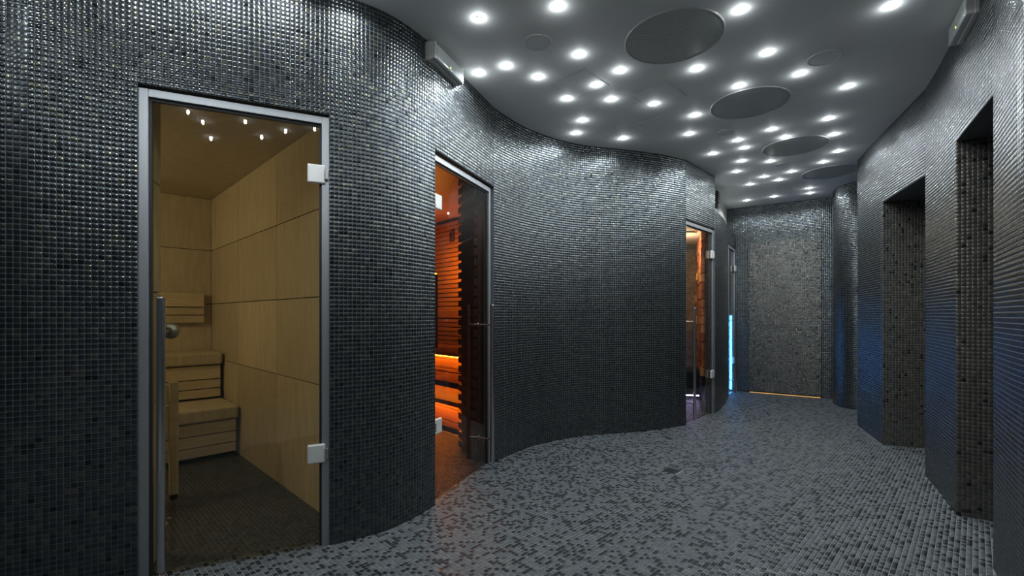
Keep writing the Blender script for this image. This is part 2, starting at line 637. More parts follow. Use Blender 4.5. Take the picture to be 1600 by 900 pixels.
# ------------------------------------------------------------------ left wall (one long curved mosaic wall)
TH = 0.10
mb = MB()
TL = Tiles('pillow', M['tile'], 0.00105, 0.013)
for path, r0, r1 in ((segA, 0, 126), (D1, DOOR_ROWS, 126), (segB, 0, 126), (D2, DOOR_ROWS, 126), (segC, 0, 126), (D3, DOOR_ROWS, 126),
                     (segD, 0, 108), (D4, DOOR_ROWS, 108)):
    wall_strip(mb, TL, path, 1, r0, r1, TH)
wl = tag(mb.build('wall_left', M['grout']), 'long curved wall of dark grey glass mosaic with three glass doors', 'wall', kind='structure')
TL.build(wl, 300)

# plaster strip above the low end of the left wall
mb = MB()
pts, _ = resample(segD + [np.array(D4[1]), np.array(D4[1]) * 2 - np.array(D4[0]) * 1.0 - (np.array(D4[1]) - np.array(D4[0])) * 0.75], 20)
tan = np.gradient(pts, axis=0)
tan /= np.linalg.norm(tan, axis=1)[:, None]
nor = np.stack([tan[:, 1], -tan[:, 0]], 1)
a, b = pts - nor * 0.11, pts - nor * 0.16
for i in range(20):
    mb.prism([a[i], a[i + 1], b[i + 1], b[i]], 108 * P, CEIL)
tag(mb.build('wall_recess', M['plaster']), 'white plaster recess above the low end of the mosaic wall', 'wall', kind='structure')

# ------------------------------------------------------------------ right wall with two deep openings
mb = MB()
TN = Tiles('pillow', M['tile_bronze'], 0.00105, 0.013)
TR = Tiles('pillow', M['tile'], 0.00105, 0.013)
for path, r0, r1 in ((segR1, 0, 126), (N2, DOOR_ROWS, 126), (segR2, 0, 126), (N1, DOOR_ROWS, 126), (segR3, 0, 126), (segR4, 0, 126)):
    wall_strip(mb, TR, path, -1, r0, r1, 0.08)
for (A, B) in (N1, N2):
    A, B = np.array(A), np.array(B)
    t = (B - A) / np.linalg.norm(B - A)
    inn = np.array([t[1], -t[0]])
    dep = P * 24
    A2, B2 = A + inn * dep, B + inn * dep
    for (s0, s1, sd) in ((B, B2, 1), (A2, A, 1), (B2, A2, 1)):
        wall_strip(mb, TN, [s0, s1], sd, 0, DOOR_ROWS, 0.05)
    mb.prism([A + inn * 0.08, B + inn * 0.08, B2, A2], DTOP, DTOP + 0.05)
wr = tag(mb.build('wall_right', M['grout']), 'curved dark mosaic wall with two tall dark openings', 'wall', kind='structure')
TR.build(wr, 300)
TN.build(wr, 0, rest='opening_tile_field')

# ------------------------------------------------------------------ end wall, its hidden door, and the rounded corner
A, B = np.array(BACK[0]), np.array(BACK[1])
t = (B - A) / np.linalg.norm(B - A)
LB = np.linalg.norm(B - A)
s0, s1 = 0.17, 1.04
mb = MB()
TB = Tiles('pillow', M['tile'], 0.00105, 0.015)
wall_strip(mb, TB, [A, A + t * s0], 1, 0, 126, TH)
wall_strip(mb, TB, [A - t * 0.25, A], 1, 104, 126, TH)
wall_strip(mb, TB, [A + t * s0, A + t * s1], 1, 101, 126, TH)
wall_strip(mb, TB, [A + t * s1, B], 1, 0, 126, TH)
wb = tag(mb.build('wall_back', M['grout']), 'flat mosaic end wall of the corridor under two stars', 'wall', kind='structure')
TB.build(wb, 0)
nb = np.array([t[1], -t[0]])
d5 = empty('door_5', V2(A + t * (s0 + s1) / 2, 0), 'hidden door in the end wall covered in the same mosaic', 'door', kind='structure')
mb = MB()
TD = Tiles('pillow', M['tile_door'], 0.00105, 0.015)
wall_strip(mb, TD, [A + t * (s0 + 0.006) + nb * 0.012, A + t * (s1 - 0.006) + nb * 0.012], 1, 1, 101, 0.05)
leaf = mb.build('door_leaf', M['grout'], d5)
TD.build(leaf, 0)
box('light_gap', V2(A + t * (s0 + s1) / 2 + nb * 0.006, 0.006), (s1 - s0 - 0.03, 0.012, 0.006), M['gold'], d5, ux=(*t, 0), bevel=0)

mb = MB()
TC = Tiles('pillow', M['tile'], 0.00105, 0.013)
wall_strip(mb, TC, colm, 1, 0, 126, 0.08)
wc = tag(mb.build('wall_corner', M['grout']), 'rounded mosaic wall corner beside the end wall', 'wall', kind='structure')
TC.build(wc, 0)

# rear enclosure behind the photographer
mb = MB()
rp_ = [(-2.60, 1.70), (-2.75, 1.3), (-2.75, 0.5), (-2.6, -0.6), (-2.3, -2.2), (1.6, -2.2), (1.55, -1.2), (1.45, -0.4), (1.40, 0.2)]
for a, b in zip(rp_[:-1], rp_[1:]):
    d = Vector((b[0] - a[0], b[1] - a[1])).normalized()
    o_ = Vector((-d.y, d.x)) * -0.08
    mb.prism([a, b, (b[0] + o_.x, b[1] + o_.y), (a[0] + o_.x, a[1] + o_.y)], 0, CEIL)
tag(mb.build('wall_rear', M['rear']), 'dark mosaic wall behind the viewpoint', 'wall', kind='structure')
mb = MB()
mb.prism([(4.6, 4.75), (4.6, 5.33), (4.66, 5.33), (4.66, 4.75)], 0, CEIL)
tag(mb.build('wall_side', M['rear']), 'dark mosaic wall deep in the gap beside the rounded corner', 'wall', kind='structure')

# ------------------------------------------------------------------ floor
mb = MB()
mb.prism([(-5.2, -2.4), (5.2, -2.4), (5.2, 8.2), (-5.2, 8.2)], -0.1, 0.0)
fl = tag(mb.build('floor', M['fgrout']), 'grey mosaic floor with scattered dark pieces', 'floor', kind='structure')


def inside(poly, pts):
    x, y = pts[:, 0], pts[:, 1]
    res = np.zeros(len(pts), bool)
    n = len(poly)
    for i in range(n):
        x0, y0 = poly[i]
        x1, y1 = poly[(i + 1) % n]
        c = (y0 > y) != (y1 > y)
        with np.errstate(divide='ignore', invalid='ignore'):
            xi = (x1 - x0) * (y - y0) / (y1 - y0) + x0
        res ^= c & (x < xi)
    return res


corr = [tuple(p) for p in segA] + [tuple(p) for p in segB] + [tuple(p) for p in segC] + [tuple(p) for p in segD] + [D4[1], BACK[0]] \
    + [tuple(p) for p in colm] + [(4.6, 4.75)] + [tuple(p) for p in reversed(segR3)] + [tuple(p) for p in reversed(segR2)] + [tuple(p) for p in reversed(segR1)] + [(-2.7, 0.2)]
def sill(D, w):
    A, B = np.array(D[0]), np.array(D[1])
    t = (B - A) / np.linalg.norm(B - A)
    n = np.array([-t[1], t[0]])
    return [tuple(A - n * 0.01), tuple(B - n * 0.01), tuple(B + n * w), tuple(A + n * w)]


rooms = [corr, sill(D1, 0.075), sill(D2, 0.055), sill(D3, 0.06), sill(D4, 0.1), sill(BACK, 0.12),
         [(1.70, 4.63), (2.25, 5.18), (2.56, 6.35), (1.4, 6.7), (1.2, 5.6)],
         [N1[0], N1[1], (3.62, 3.73), (3.3, 2.97)], [N2[0], N2[1], (2.86, 2.27), (2.5, 1.73)]]
n_ = int(12 / P)
gx, gy = np.meshgrid(np.arange(-n_ // 2, int(n_ * 0.8)) * P, np.arange(-n_ // 8, n_) * P)
# grid turned by 45 degrees
a_ = np.stack([gx.ravel(), gy.ravel()], 1)
c45 = math.sqrt(0.5)
pts = np.stack([c45 * (a_[:, 0] - a_[:, 1]) + 2.2, c45 * (a_[:, 0] + a_[:, 1]) - 1.0], 1)
ok = np.zeros(len(pts), bool)
for r_ in rooms:
    ok |= inside(r_, pts)
DRAIN = (1.127, 3.27)
ok &= ~((np.abs((pts[:, 0] - DRAIN[0]) + (pts[:, 1] - DRAIN[1])) * c45 < 0.05) & (np.abs((pts[:, 0] - DRAIN[0]) - (pts[:, 1] - DRAIN[1])) * c45 < 0.05))
TF = Tiles('flat', M['ftile'], 0.0016, 0.012)
u45, v45 = (c45, c45, 0), (-c45, c45, 0)
for p in pts[ok]:
    TF.add((p[0], p[1], 0.0), u45, v45, (0, 0, 1), P * 0.455, P * 0.455)
TF.build(fl, 300)

for sfl, nm, lab in (([(-1.575, 1.975), (-0.893, 2.282), (-0.99, 2.49), (-2.774, 4.28), (-4.05, 2.98), (-3.0, 1.95)], 'floor_sauna', 'dark mosaic floor inside the pale sauna'),
                     ([(-0.487, 2.695), (-0.18, 3.467), (-0.26, 3.55), (-0.44, 3.85), (-0.36, 4.05), (-1.4, 5.2), (-2.3, 4.55)], 'floor_orange', 'dark mosaic floor inside the orange lit sauna')):
    mb = MB()
    mb.prism(sfl, 0.0, 0.001)
    fs = tag(mb.build(nm, M['grout']), lab, 'floor', kind='structure')
    TS = Tiles('flat', M['ftile_dark'], 0.0014, 0.012)
    for p in pts[inside(sfl, pts)]:
        TS.add((p[0], p[1], 0.001), u45, v45, (0, 0, 1), P * 0.445, P * 0.445)
    TS.build(fs, 0)

dr = empty('floor_drain', (*DRAIN, 0), 'small square dark floor drain in the mosaic floor', 'drain')
box('drain_frame', (*DRAIN, 0.001), (0.094, 0.094, 0.004), M['gasket'], dr, ux=u45, bevel=0.001)
for k in range(5):
    o_ = (k - 2) * 0.017
    box('drain_bar', (DRAIN[0] + c45 * o_, DRAIN[1] + c45 * o_, 0.0035), (0.009, 0.08, 0.003), M['black'], dr, ux=u45, bevel=0.001)

# ------------------------------------------------------------------ ceiling
mb = MB()
mb.prism([(-5.2, -2.4), (5.2, -2.4), (5.2, 8.2), (-5.2, 8.2)], CEIL, CEIL + 0.1)
tag(mb.build('ceiling', M['ceil']), 'smooth pale grey ceiling dotted with bright star lamps', 'ceiling', kind='structure')


def ceil_pt(px, py, h=CEIL - HC):
    d = F * h / (HZ - py)
    return ((px - 800) / F * d, d)


for k, (a, b, c, d) in enumerate([((0.26, 3.115), (0.46, 3.305), (0.656, 3.10), (0.46, 2.91)),
                                  ((0.824, 3.255), (1.02, 3.45), (1.23, 3.255), (1.035, 3.06)),
                                  ((0.948, 3.778), (1.145, 3.975), (1.34, 3.78), (1.145, 3.58))]):
    cen = ((a[0] + c[0]) / 2, (a[1] + c[1]) / 2)
    root = empty('access_panel', (*cen, CEIL), ['square ceiling hatch nearest the left wall, between several stars', 'middle square ceiling hatch, left of the second round grille',
                                                'farthest square ceiling hatch toward the glass doors'][k], 'ceiling hatch', 'access hatches in the ceiling')
    box('seam', (*cen, CEIL - 0.0006), (0.2755, 0.2755, 0.0014), M['seam'], root, ux=u45, bevel=0)
    box('panel', (*cen, CEIL - 0.0009), (0.270, 0.270, 0.0018), M['ceil'], root, ux=u45, bevel=0)

for k, (px, py, lab) in enumerate([(1052, 59.5, 'largest looking round perforated ceiling grille, nearest the viewer'),
                                   (1171, 162, 'second round perforated ceiling grille, at the middle of the ceiling'),
                                   (1242, 228.5, 'third round perforated ceiling grille, further down the corridor'),
                                   (1297, 269, 'farthest round ceiling grille by the rounded corner')]):
    c = ceil_pt(px, py)
    root = empty('ceiling_grille', (*c, CEIL), lab, 'ceiling grille', 'round grilles in the ceiling')
    lathe('trim_ring', [(0.255, -0.001), (0.256, -0.006), (0.261, -0.006), (0.264, 0.0)], M['ring'], root, Matrix.Translation((*c, CEIL)), 64)
    lathe('perforated_disc', [(0.0001, -0.004), (0.253, -0.004)], M['grille'], root, Matrix.Translation((*c, CEIL)) @ Matrix.Rotation(0.3 * k, 4, 'Z'), 64)

for k, (px, py, r, lab) in enumerate([(840, 66, 0.078, 'small pale round ceiling disc left of the largest grille'),
                                      (1288, 90, 0.088, 'flush round ceiling disc to the right of the second grille'),
                                      (1135, 206, 0.066, 'tiny round ceiling disc below the second grille'),
                                      (1222, 257, 0.066, 'far round ceiling disc beyond the third grille')]):
    c = ceil_pt(px, py)
    root = empty('ceiling_disc', (*c, CEIL), lab, 'ceiling disc', 'small round discs in the ceiling')
    mt = Matrix.Translation((*c, CEIL))
    lathe('rim', [(r * 0.95, -0.002), (r * 0.955, -0.005), (r * 0.985, -0.005), (r, 0.0)], M['ring'], root, mt, 40)
    lathe('cover', [(0.0001, -0.003), (r * 0.955, -0.003)], M['ceil'], root, mt, 40)

STARS = [(748, 28), (872, 10), (1157, 15), (1392, 9), (791, 103), (748, 114), (841, 120), (905, 85), (932, 132), (969, 110), (886, 154), (955, 155),
         (910, 188), (900, 208), (974, 216), (1022, 162), (1089, 107), (1199, 82), (1250, 115), (1325, 135), (1155, 134), (1086, 180), (1077, 209),
         (1114, 240), (1295, 185), (1206, 202), (1227, 214), (1303, 210), (1153, 219), (1163, 231), (1159, 251.5), (1151, 268), (1172, 288), (1310, 236),
         (1204, 252), (1287, 253), (1194, 276), (1217, 281), (1237, 268), (1209.6, 307), (1167, 313), (1264, 294), (1265.6, 301.5)]
STAR_LABELS = {5: 'star lamp closest to the left wall, just below the left emergency light', 8: 'star lamp by the right corner of the nearest ceiling hatch',
               9: 'star lamp just below the left end of the largest grille', 10: 'star lamp at the lower corner of the nearest ceiling hatch',
               24: 'star lamp right of the gap between second and third grilles', 27: 'star lamp just off the right end of the third grille',
               33: 'star lamp below the right end of the third grille', 34: 'star lamp below the left end of the third grille',
               35: 'star lamp at the upper left edge of the farthest grille', 41: 'upper of two touching star lamps near the rounded corner',
               42: 'lower of two touching star lamps near the rounded corner', 12: 'upper of two close star lamps along the middle of the left wall',
               13: 'lower of two close star lamps, nearest the middle of the left wall',
               0: 'star lamp in the ceiling nearest the white emergency light at the left', 1: 'star lamp above the small pale ceiling disc, at the top edge',
               2: 'star lamp just right of the largest round grille, at the top edge', 3: 'star lamp nearest the right emergency light, alone near the top edge',
               7: 'star lamp between the small pale disc and the largest grille', 14: 'star lamp farthest right of those along the middle of the left wall',
               15: 'faint star lamp between two square ceiling hatches', 16: 'star lamp just below the right end of the largest grille',
               17: 'star lamp between the largest grille and the flush round disc', 18: 'star lamp touching the lower left of the flush round disc',
               19: 'star lamp right of the second grille, nearest the right wall', 20: 'star lamp at the upper left rim of the second grille',
               23: 'star lamp above the glass door of the salt room', 26: 'star lamp on the upper rim of the third grille',
               39: 'star lamp above the middle of the end wall', 40: 'star lamp at the left top corner of the end wall'}
star_pts = [ceil_pt(*s) for s in STARS]
star_pts += [(-0.98, 1.97), (-0.70, 2.11), (-1.22, 1.84), (-1.45, 1.62), (-1.95, 1.50), (-2.35, 1.30), (-0.35, 1.72), (0.25, 1.85), (0.75, 1.45), (1.35, 1.75), (1.1, 0.8),
             (-1.0, 0.46), (-0.84, 0.10), (-0.69, -0.24), (-0.62, 0.36), (-0.41, 0.12), (-0.33, 0.41), (-0.19, 0.63), (-0.97, 0.23), (-1.75, 0.8), (-2.2, 0.2), (0.6, -0.2)]
ld = bpy.data.lights.new('star_light', 'SPOT')
ld.energy = STAR_W
ld.color = STAR_COL
ld.shadow_soft_size = 0.007
ld.spot_size = R(158)
ld.spot_blend = 0.35
hd_ = bpy.data.lights.new('star_halo', 'POINT')
hd_.energy = HALO_W
hd_.color = STAR_COL
hd_.shadow_soft_size = 0.005
first = None
for i, c in enumerate(star_pts):
    seen = i < len(STARS)
    lab = STAR_LABELS.get(i, 'tiny bright white star lamp among many in the pale ceiling') if seen else 'star lamp in the ceiling above the viewpoint'
    root = empty('star_lamp', (*c, CEIL), lab, 'lamp', 'star lamps in the ceiling' if seen else 'star lamps above the viewpoint')
    mt = Matrix.Translation((*c, CEIL))
    if first is None:
        a = lathe('trim', [(0.0105, -0.003), (0.013, -0.004), (0.016, -0.0025), (0.017, 0.0)], M['ring'], root, mt, 20)
        b = lathe('lens', [(0.011, -0.001), (0.0112, -0.004), (0.009, -0.0075), (0.005, -0.0095), (0.0001, -0.010)], M['star'], root, mt, 16)
        first = (a, b)
    else:
        for q in first:
            k = q.copy()
            link(k, root, mt)
    lo = bpy.data.objects.new('glow', ld)
    link(lo, root, Matrix.Translation((*c, CEIL - 0.019)))
    link(bpy.data.objects.new('halo', hd_), root, Matrix.Translation((*c, CEIL - 0.022)))


# ------------------------------------------------------------------ glass doors
def glass_door(name, D, label, hinge_at, glass, recess=0.035, frame=0.034, inner=None, handle_s=0.06):
    """Frame, pane, two hinges and a bar handle; hinge_at: 0 = at the first end, 1 = at the second."""
    A, B = np.array(D[0]), np.array(D[1])
    L = np.linalg.norm(B - A)
    t = (B - A) / L
    nin = np.array([-t[1], t[0]])           # into the cabin
    ux = (*t, 0)
    root = empty(name, V2((A + B) / 2, 0), label, 'door', kind='structure')
    o = A + nin * recess

    def at(s, z, out=0.0):
        q = o + t * s - nin * out
        return Vector((q[0], q[1], z))
    fd = 0.045
    fr = []
    for s in (frame / 2, L - frame / 2):
        fr.append(box('frame_post', at(s, (DTOP - 0.012) / 2), (frame, fd, DTOP - 0.012), M['alu'], root, ux=ux, bevel=0.002))
    box('frame_head', at(L / 2, DTOP - 0.012 - frame / 2), (L - 2 * frame, fd, frame), M['alu'], root, ux=ux, bevel=0.002)
    g0 = frame
    box('gasket', at(g0 + 0.005, (DTOP - 0.05) / 2), (0.010, 0.02, DTOP - 0.05), M['gasket'], root, ux=ux, bevel=0)
    box('gasket', at(L - g0 - 0.005, (DTOP - 0.05) / 2), (0.010, 0.02, DTOP - 0.05), M['gasket'], root, ux=ux, bevel=0)
    box('gasket', at(L / 2, DTOP - 0.05 - 0.002), (L - 2 * frame - 0.02, 0.02, 0.010), M['gasket'], root, ux=ux, bevel=0)
    pane = box('glass_pane', at(L / 2, 0.012 + (DTOP - 0.07) / 2, 0.004), (L - 2 * frame - 0.022, 0.008, DTOP - 0.072), glass, root, ux=ux, bevel=0)
    for z in (0.445, 1.765):
        s = L - frame if hinge_at else frame
        sg = -1 if hinge_at else 1
        h = box('hinge', at(s + sg * 0.024, z, 0.026), (0.078, 0.020, 0.088), M['hinge'], root, ux=ux, bevel=0.006)
        box('hinge_knuckle', at(s - sg * 0.020, z, 0.036), (0.016, 0.012, 0.05), M['steel'], h, ux=ux, bevel=0.003)
    s = handle_s if hinge_at else L - handle_s
    hd = rod('handle', at(s, 0.055, 0.10), at(s, 1.172, 0.10), 0.0150, M['steel'], root)
    for z in (0.22, 1.03):
        rod('stand_off', at(s, z, 0.10), at(s, z, 0.006), 0.007, M['steel'], hd, 14)
        lathe('rosette', [(0.0001, 0), (0.017, 0), (0.018, 0.003), (0.016, 0.006), (0.0001, 0.006)], M['steel'], hd,
              frame_m(at(s, z, -0.008), (*t, 0), (0, 0, 1), (*(-nin), 0)), 20)
    if inner == 'knob':
        lathe('inner_knob', [(0.0001, 0.0), (0.012, 0.0), (0.012, 0.02), (0.028, 0.03), (0.034, 0.045), (0.028, 0.06), (0.0001, 0.064)], M['alu'], root,
              frame_m(at(s + 0.0, 1.03, -0.004), (*t, 0), (0, 0, -1), (*nin, 0)), 28)
    elif inner == 'bar':
        rod('inner_handle', at(s, 0.06, -0.09), at(s, 1.17, -0.09), 0.014, M['walnut'], root)
        for z in (0.22, 1.03):
            rod('inner_stand_off', at(s, z, -0.09), at(s, z, -0.004), 0.006, M['steel'], root, 12)
    return root


glass_door('door_1', D1, 'wide glass door of the pale wooden sauna with silver frame', 1, M['glass1'], recess=0.030, inner='knob', handle_s=0.095)
glass_door('door_2', D2, 'glass door of the orange lit sauna with silver frame', 0, M['glass2'], recess=0.045, inner='bar', handle_s=0.155)
glass_door('door_3', D3, 'glass door of the salt brick room at the far end', 1, M['glass3'], recess=0.035, handle_s=0.053)
glass_door('door_4', D4, 'glass door seen edge on with blue light behind it', 1, M['glass3'], recess=0.02, handle_s=0.07)

# ------------------------------------------------------------------ pale sauna behind door 1
a1 = np.array([-c45, c45])
b1 = np.array([c45, c45])
R0 = np.array([-1.033, 2.54])
Bc = R0 + a1 * 2.46
SC = 2.16
ROWS = [0.0, 0.71, 1.20, 1.69, SC]


def panel_wall(name, label, P0, dirv, cols, facing, mat, rows=ROWS, z_gap=0.005):
    """Backing board plus one veneer panel per field."""
    L = cols[-1] - cols[0]
    cen = np.array(P0) + dirv * (cols[0] + cols[-1]) / 2 - np.array(facing) * 0.02
    w = box(name, V2(cen, rows[-1] / 2), (L, 0.02, rows[-1]), M['dark'], None, ux=(*dirv, 0), bevel=0)
    tag(w, label, 'wall', kind='structure')
    for c0, c1 in zip(cols[:-1], cols[1:]):
        for z0, z1 in zip(rows[:-1], rows[1:]):
            c = np.array(P0) + dirv * (c0 + c1) / 2 - np.array(facing) * 0.005
            box('panel', V2(c, (z0 + z1) / 2), (c1 - c0 - z_gap, 0.012, z1 - z0 - z_gap), mat, w, ux=(*dirv, 0), bevel=0.0015)
    return w


panel_wall('wall_sauna_right', 'right sauna wall of large pale birch panels with dark joints', R0, a1, [-0.13, 0.735, 1.607, 2.46], -b1, M['birch'])
panel_wall('wall_sauna_back', 'back sauna wall of pale panels behind the benches', Bc, -b1, [0.0, 0.95, 1.9], -a1, M['birch'])
Lw = Bc - b1 * 1.9
panel_wall('wall_sauna_left', 'left sauna wall of pale birch panels', Lw, -a1, [0.0, 0.7, 1.5], b1, M['birch'])
dt = np.array(D1[1]) - np.array(D1[0])
dt /= np.linalg.norm(dt)
n1 = np.array([-dt[1], dt[0]])
jl = np.array(D1[0]) + n1 * 0.075 + dt * 0.02
w = panel_wall('trim_1', 'pale wooden lining of the sauna doorway, left side', jl, n1, [0.0, 0.175], dt, M['birch'])
fl0 = np.array(D1[0]) + n1 * 0.25 + dt * 0.02
left_front = Lw - a1 * 1.5
dv = fl0 - left_front
Lf = np.linalg.norm(dv)
dv /= Lf
panel_wall('wall_sauna_front', 'front sauna wall beside the glass door', left_front, dv, [0.0, Lf * 0.5, Lf - 0.02], np.array([-dv[1], dv[0]]), M['birch'])
mb = MB()
mb.prism([np.array(D1[0]) + n1 * 0.105, np.array(D1[1]) + n1 * 0.105, R0 - a1 * 0.14 + b1 * 0.02, Bc + b1 * 0.02 + a1 * 0.02, Lw + a1 * 0.02 - b1 * 0.02, left_front - b1 * 0.02], SC, SC + 0.03)
tag(mb.build('ceiling_sauna', M['birch']), 'pale wooden ceiling of the sauna behind the wide door', 'ceiling', kind='structure')


def bench(name, label, front, z_top, z_bot, boards, thick, mat_seat, mat_b, P0, along, depth_dir, L, off, back, group=None, nose=0.03, extra=None):
    """Seat slab with a riser of boards. P0: corner on the back wall; along: bench direction; depth_dir: from back wall to the front."""
    mid = P0 + along * (off + L / 2)
    root = empty(name, V2(mid + depth_dir * front, 0 if back == 0 else z_bot), label, 'bench', group)
    box('seat', V2(mid + depth_dir * (front + back) / 2, z_top - thick / 2), (L, front - back, thick), mat_seat, root, ux=(*along, 0), bevel=0.018, seg=3)
    for z0, z1 in boards:
        box('board', V2(mid + depth_dir * (front - nose - 0.011), (z0 + z1) / 2), (L - 0.02, 0.022, z1 - z0), mat_b, root, ux=(*along, 0), bevel=0.002)
    box('backing', V2(mid + depth_dir * (front - nose - 0.035), (z_bot + z_top - thick) / 2), (L - 0.03, 0.02, z_top - thick - z_bot), M['dark'], root, ux=(*along, 0), bevel=0)
    return root


bench('sauna_bench', 'upper pale wooden sauna bench below the slatted backrest', 0.48, 0.785, 0.405, [(0.565, 0.675), (0.488, 0.557), (0.412, 0.480)], 0.10,
      M['birch'], M['aspen'], Bc, -b1, -a1, 1.86, 0.02, 0.015, 'pale sauna benches')
bench('sauna_bench', 'lower pale wooden sauna bench nearest the sauna floor', 0.94, 0.40, 0.03, [(0.205, 0.292), (0.120, 0.197), (0.045, 0.112)], 0.10,
      M['birch'], M['aspen'], Bc, -b1, -a1, 1.86, 0.02, 0.46, 'pale sauna benches')
br = empty('slatted_lean_rack', V2(Bc - b1 * 0.48 - a1 * 0.02, 1.03), 'pale slatted wooden backrest on the back sauna wall', 'backrest')
for z0, z1 in ((1.172, 1.292), (1.102, 1.163), (1.03, 1.093)):
    box('slat', V2(Bc - b1 * 0.50 - a1 * 0.055, (z0 + z1) / 2), (0.86, 0.022, z1 - z0), M['aspen'], br, ux=(*b1, 0), bevel=0.002)
for s in (0.10, 0.5, 0.88):
    box('batten', V2(Bc - b1 * s - a1 * 0.026, 1.16), (0.04, 0.036, 0.26), M['aspen'], br, ux=(*b1, 0), bevel=0.002)
# guard rail left of the doorway, in front of the benches
gp = np.array([-2.02, 2.77])
gr = empty('guard_rail', V2(gp - b1 * 0.25, 0), 'low wooden guard rail with three boards behind the door handle', 'guard rail')
for s in (0.0, 0.52):
    q = box('post', V2(gp - b1 * s, 0.365), (0.045, 0.03, 0.67), M['aspen'], gr, ux=(*b1, 0), bevel=0.003)
    box('foot', V2(gp - b1 * s, 0.015), (0.035, 0.024, 0.03), M['black'], q, ux=(*b1, 0), bevel=0.003)
for z0, z1 in ((0.565, 0.685), (0.465, 0.555), (0.365, 0.455)):
    box('board', V2(gp - b1 * 0.27 + a1 * 0.024, (z0 + z1) / 2), (0.58, 0.018, z1 - z0), M['aspen'], gr, ux=(*b1, 0), bevel=0.002)
# unseen lamp added to light the pale sauna, left of the doorway
lp = empty('added_sauna_lamp', V2(Lw + b1 * 0.05 - a1 * 1.15, 1.75), 'unseen warm lamp added on the left sauna wall', 'lamp')
lamp_c = Lw + b1 * 0.05 - a1 * 1.15
box('added_lamp_box', V2(lamp_c - b1 * 0.01, 1.75), (0.04, 0.2, 0.14), M['aspen'], lp, ux=(*b1, 0))
box('added_lamp_shade', V2(lamp_c + b1 * 0.02, 1.75), (0.02, 0.18, 0.12), M['warm'], lp, ux=(*b1, 0))
al = bpy.data.lights.new('sauna_light', 'POINT')
al.energy = 14.5
al.color = (1.0, 0.90, 0.66)
al.shadow_soft_size = 0.07
link(bpy.data.objects.new('sauna_glow', al), lp, Matrix.Translation(V2(lamp_c + b1 * 0.14, 1.75)))

# ------------------------------------------------------------------ orange lit sauna behind door 2
u2 = np.array([-0.669, 0.743])
n2 = np.array([0.743, 0.669])


def q2(nd, X):
    """Point with given distance along n2 and given X."""
    return np.array([X, (nd - n2[0] * X) / n2[1]])


SC2 = 2.40
NB = 3.57
p_r, p_l = q2(NB, 0.50), q2(NB, -2.3)
Lbk = np.linalg.norm(p_l - p_r)
w = box('wall_slatted', V2((p_r + p_l) / 2 + n2 * 0.03, SC2 / 2), (Lbk, 0.02, SC2), M['dark'], None, ux=(*u2, 0), bevel=0)
tag(w, 'back wall of red brown slats in the orange lit sauna', 'wall', kind='structure')
k = 0
z = 0.70
while z < SC2 - 0.04:
    hgt = 0.15 if abs(z - 1.05) < 0.03 else 0.048
    box('slat', V2((p_r + p_l) / 2 + n2 * (0.004 if hgt < 0.1 else -0.01), z + hgt / 2), (Lbk, 0.028, hgt), M['slat'], w, ux=(*u2, 0), bevel=0.003)
    z += hgt + 0.012
pts2 = [np.array([-0.255, 3.46]), np.array([-0.415, 3.80]), np.array([-0.415, 3.80]) + n2 * 1.33]
dd = pts2[1] - pts2[0]
Ld = np.linalg.norm(dd)
dd /= Ld
fc = np.array([-dd[1], dd[0]])
def plain_wall(name, a, b, h, mat, label):
    d = (b - a) / np.linalg.norm(b - a)
    o_ = np.array([d[1], -d[0]])
    mb = MB()
    mb.prism([a, b, b + o_ * 0.03, a + o_ * 0.03], 0, h)
    return tag(mb.build(name, mat), label, 'wall', kind='structure')


w2 = plain_wall('wall_sauna_inner', pts2[1], pts2[2], SC2, M['walnut'], 'dark inner side wall deep in the orange sauna')
w = plain_wall('wall_sauna_side', pts2[0], pts2[1], SC2, M['walnut'], 'dark side wall with projecting slats just inside the orange sauna')
z = 0.02
while z < SC2 - 0.05:
    box('slat', V2((pts2[0] + pts2[1]) / 2 + fc * 0.012 + dd * 0.012, z + 0.031), (Ld, 0.024, 0.052), M['walnut'], w, ux=(*dd, 0), bevel=0.004)
    z += 0.076
mb = MB()
mb.prism([(-0.53, 2.745), (-0.20, 3.50), (0.62, 4.68), p_r + n2 * 0.05, p_l + n2 * 0.05, (-2.9, 5.6)], SC2, SC2 + 0.03)
tag(mb.build('ceiling_orange', M['slat']), 'dark red wooden ceiling of the orange lit sauna', 'ceiling', kind='structure')
mb = MB()
for a, b in (((-0.55, 2.76), (-2.9, 5.2)), ((-2.9, 5.2), tuple(p_l))):
    a, b = np.array(a), np.array(b)
    d = (b - a) / np.linalg.norm(b - a)
    o_ = np.array([-d[1], d[0]])
    mb.prism([a, b, b + o_ * 0.03, a + o_ * 0.03], 0, SC2)
tag(mb.build('wall_orange_left', M['walnut']), 'dark left wall of the orange lit sauna', 'wall', kind='structure')


def bench2(label, nf, nbk, X0, X1, ztop, zb, boards):
    a, b = q2(nf, X0), q2(nf, X1)
    L = np.linalg.norm(b - a)
    mid = (a + b) / 2
    root = empty('sauna_bench', V2(mid, zb), label, 'bench', 'benches of the orange lit sauna')
    box('seat', V2(mid + n2 * (nbk - nf) / 2, ztop - 0.02), (L, nbk - nf, 0.04), M['slat'], root, ux=(*u2, 0), bevel=0.004)
    for z0, z1 in boards:
        box('board', V2(mid + n2 * 0.115, (z0 + z1) / 2), (L, 0.02, z1 - z0), M['slat'], root, ux=(*u2, 0), bevel=0.002)
    box('backing', V2(mid + n2 * 0.14, (zb + ztop - 0.04) / 2), (L, 0.02, ztop - 0.04 - zb), M['dark'], root, ux=(*u2, 0), bevel=0)
    box('light_strip', V2(mid + n2 * 0.045, ztop - 0.046), (L, 0.016, 0.010), M['orange'], root, ux=(*u2, 0), bevel=0)
    return root


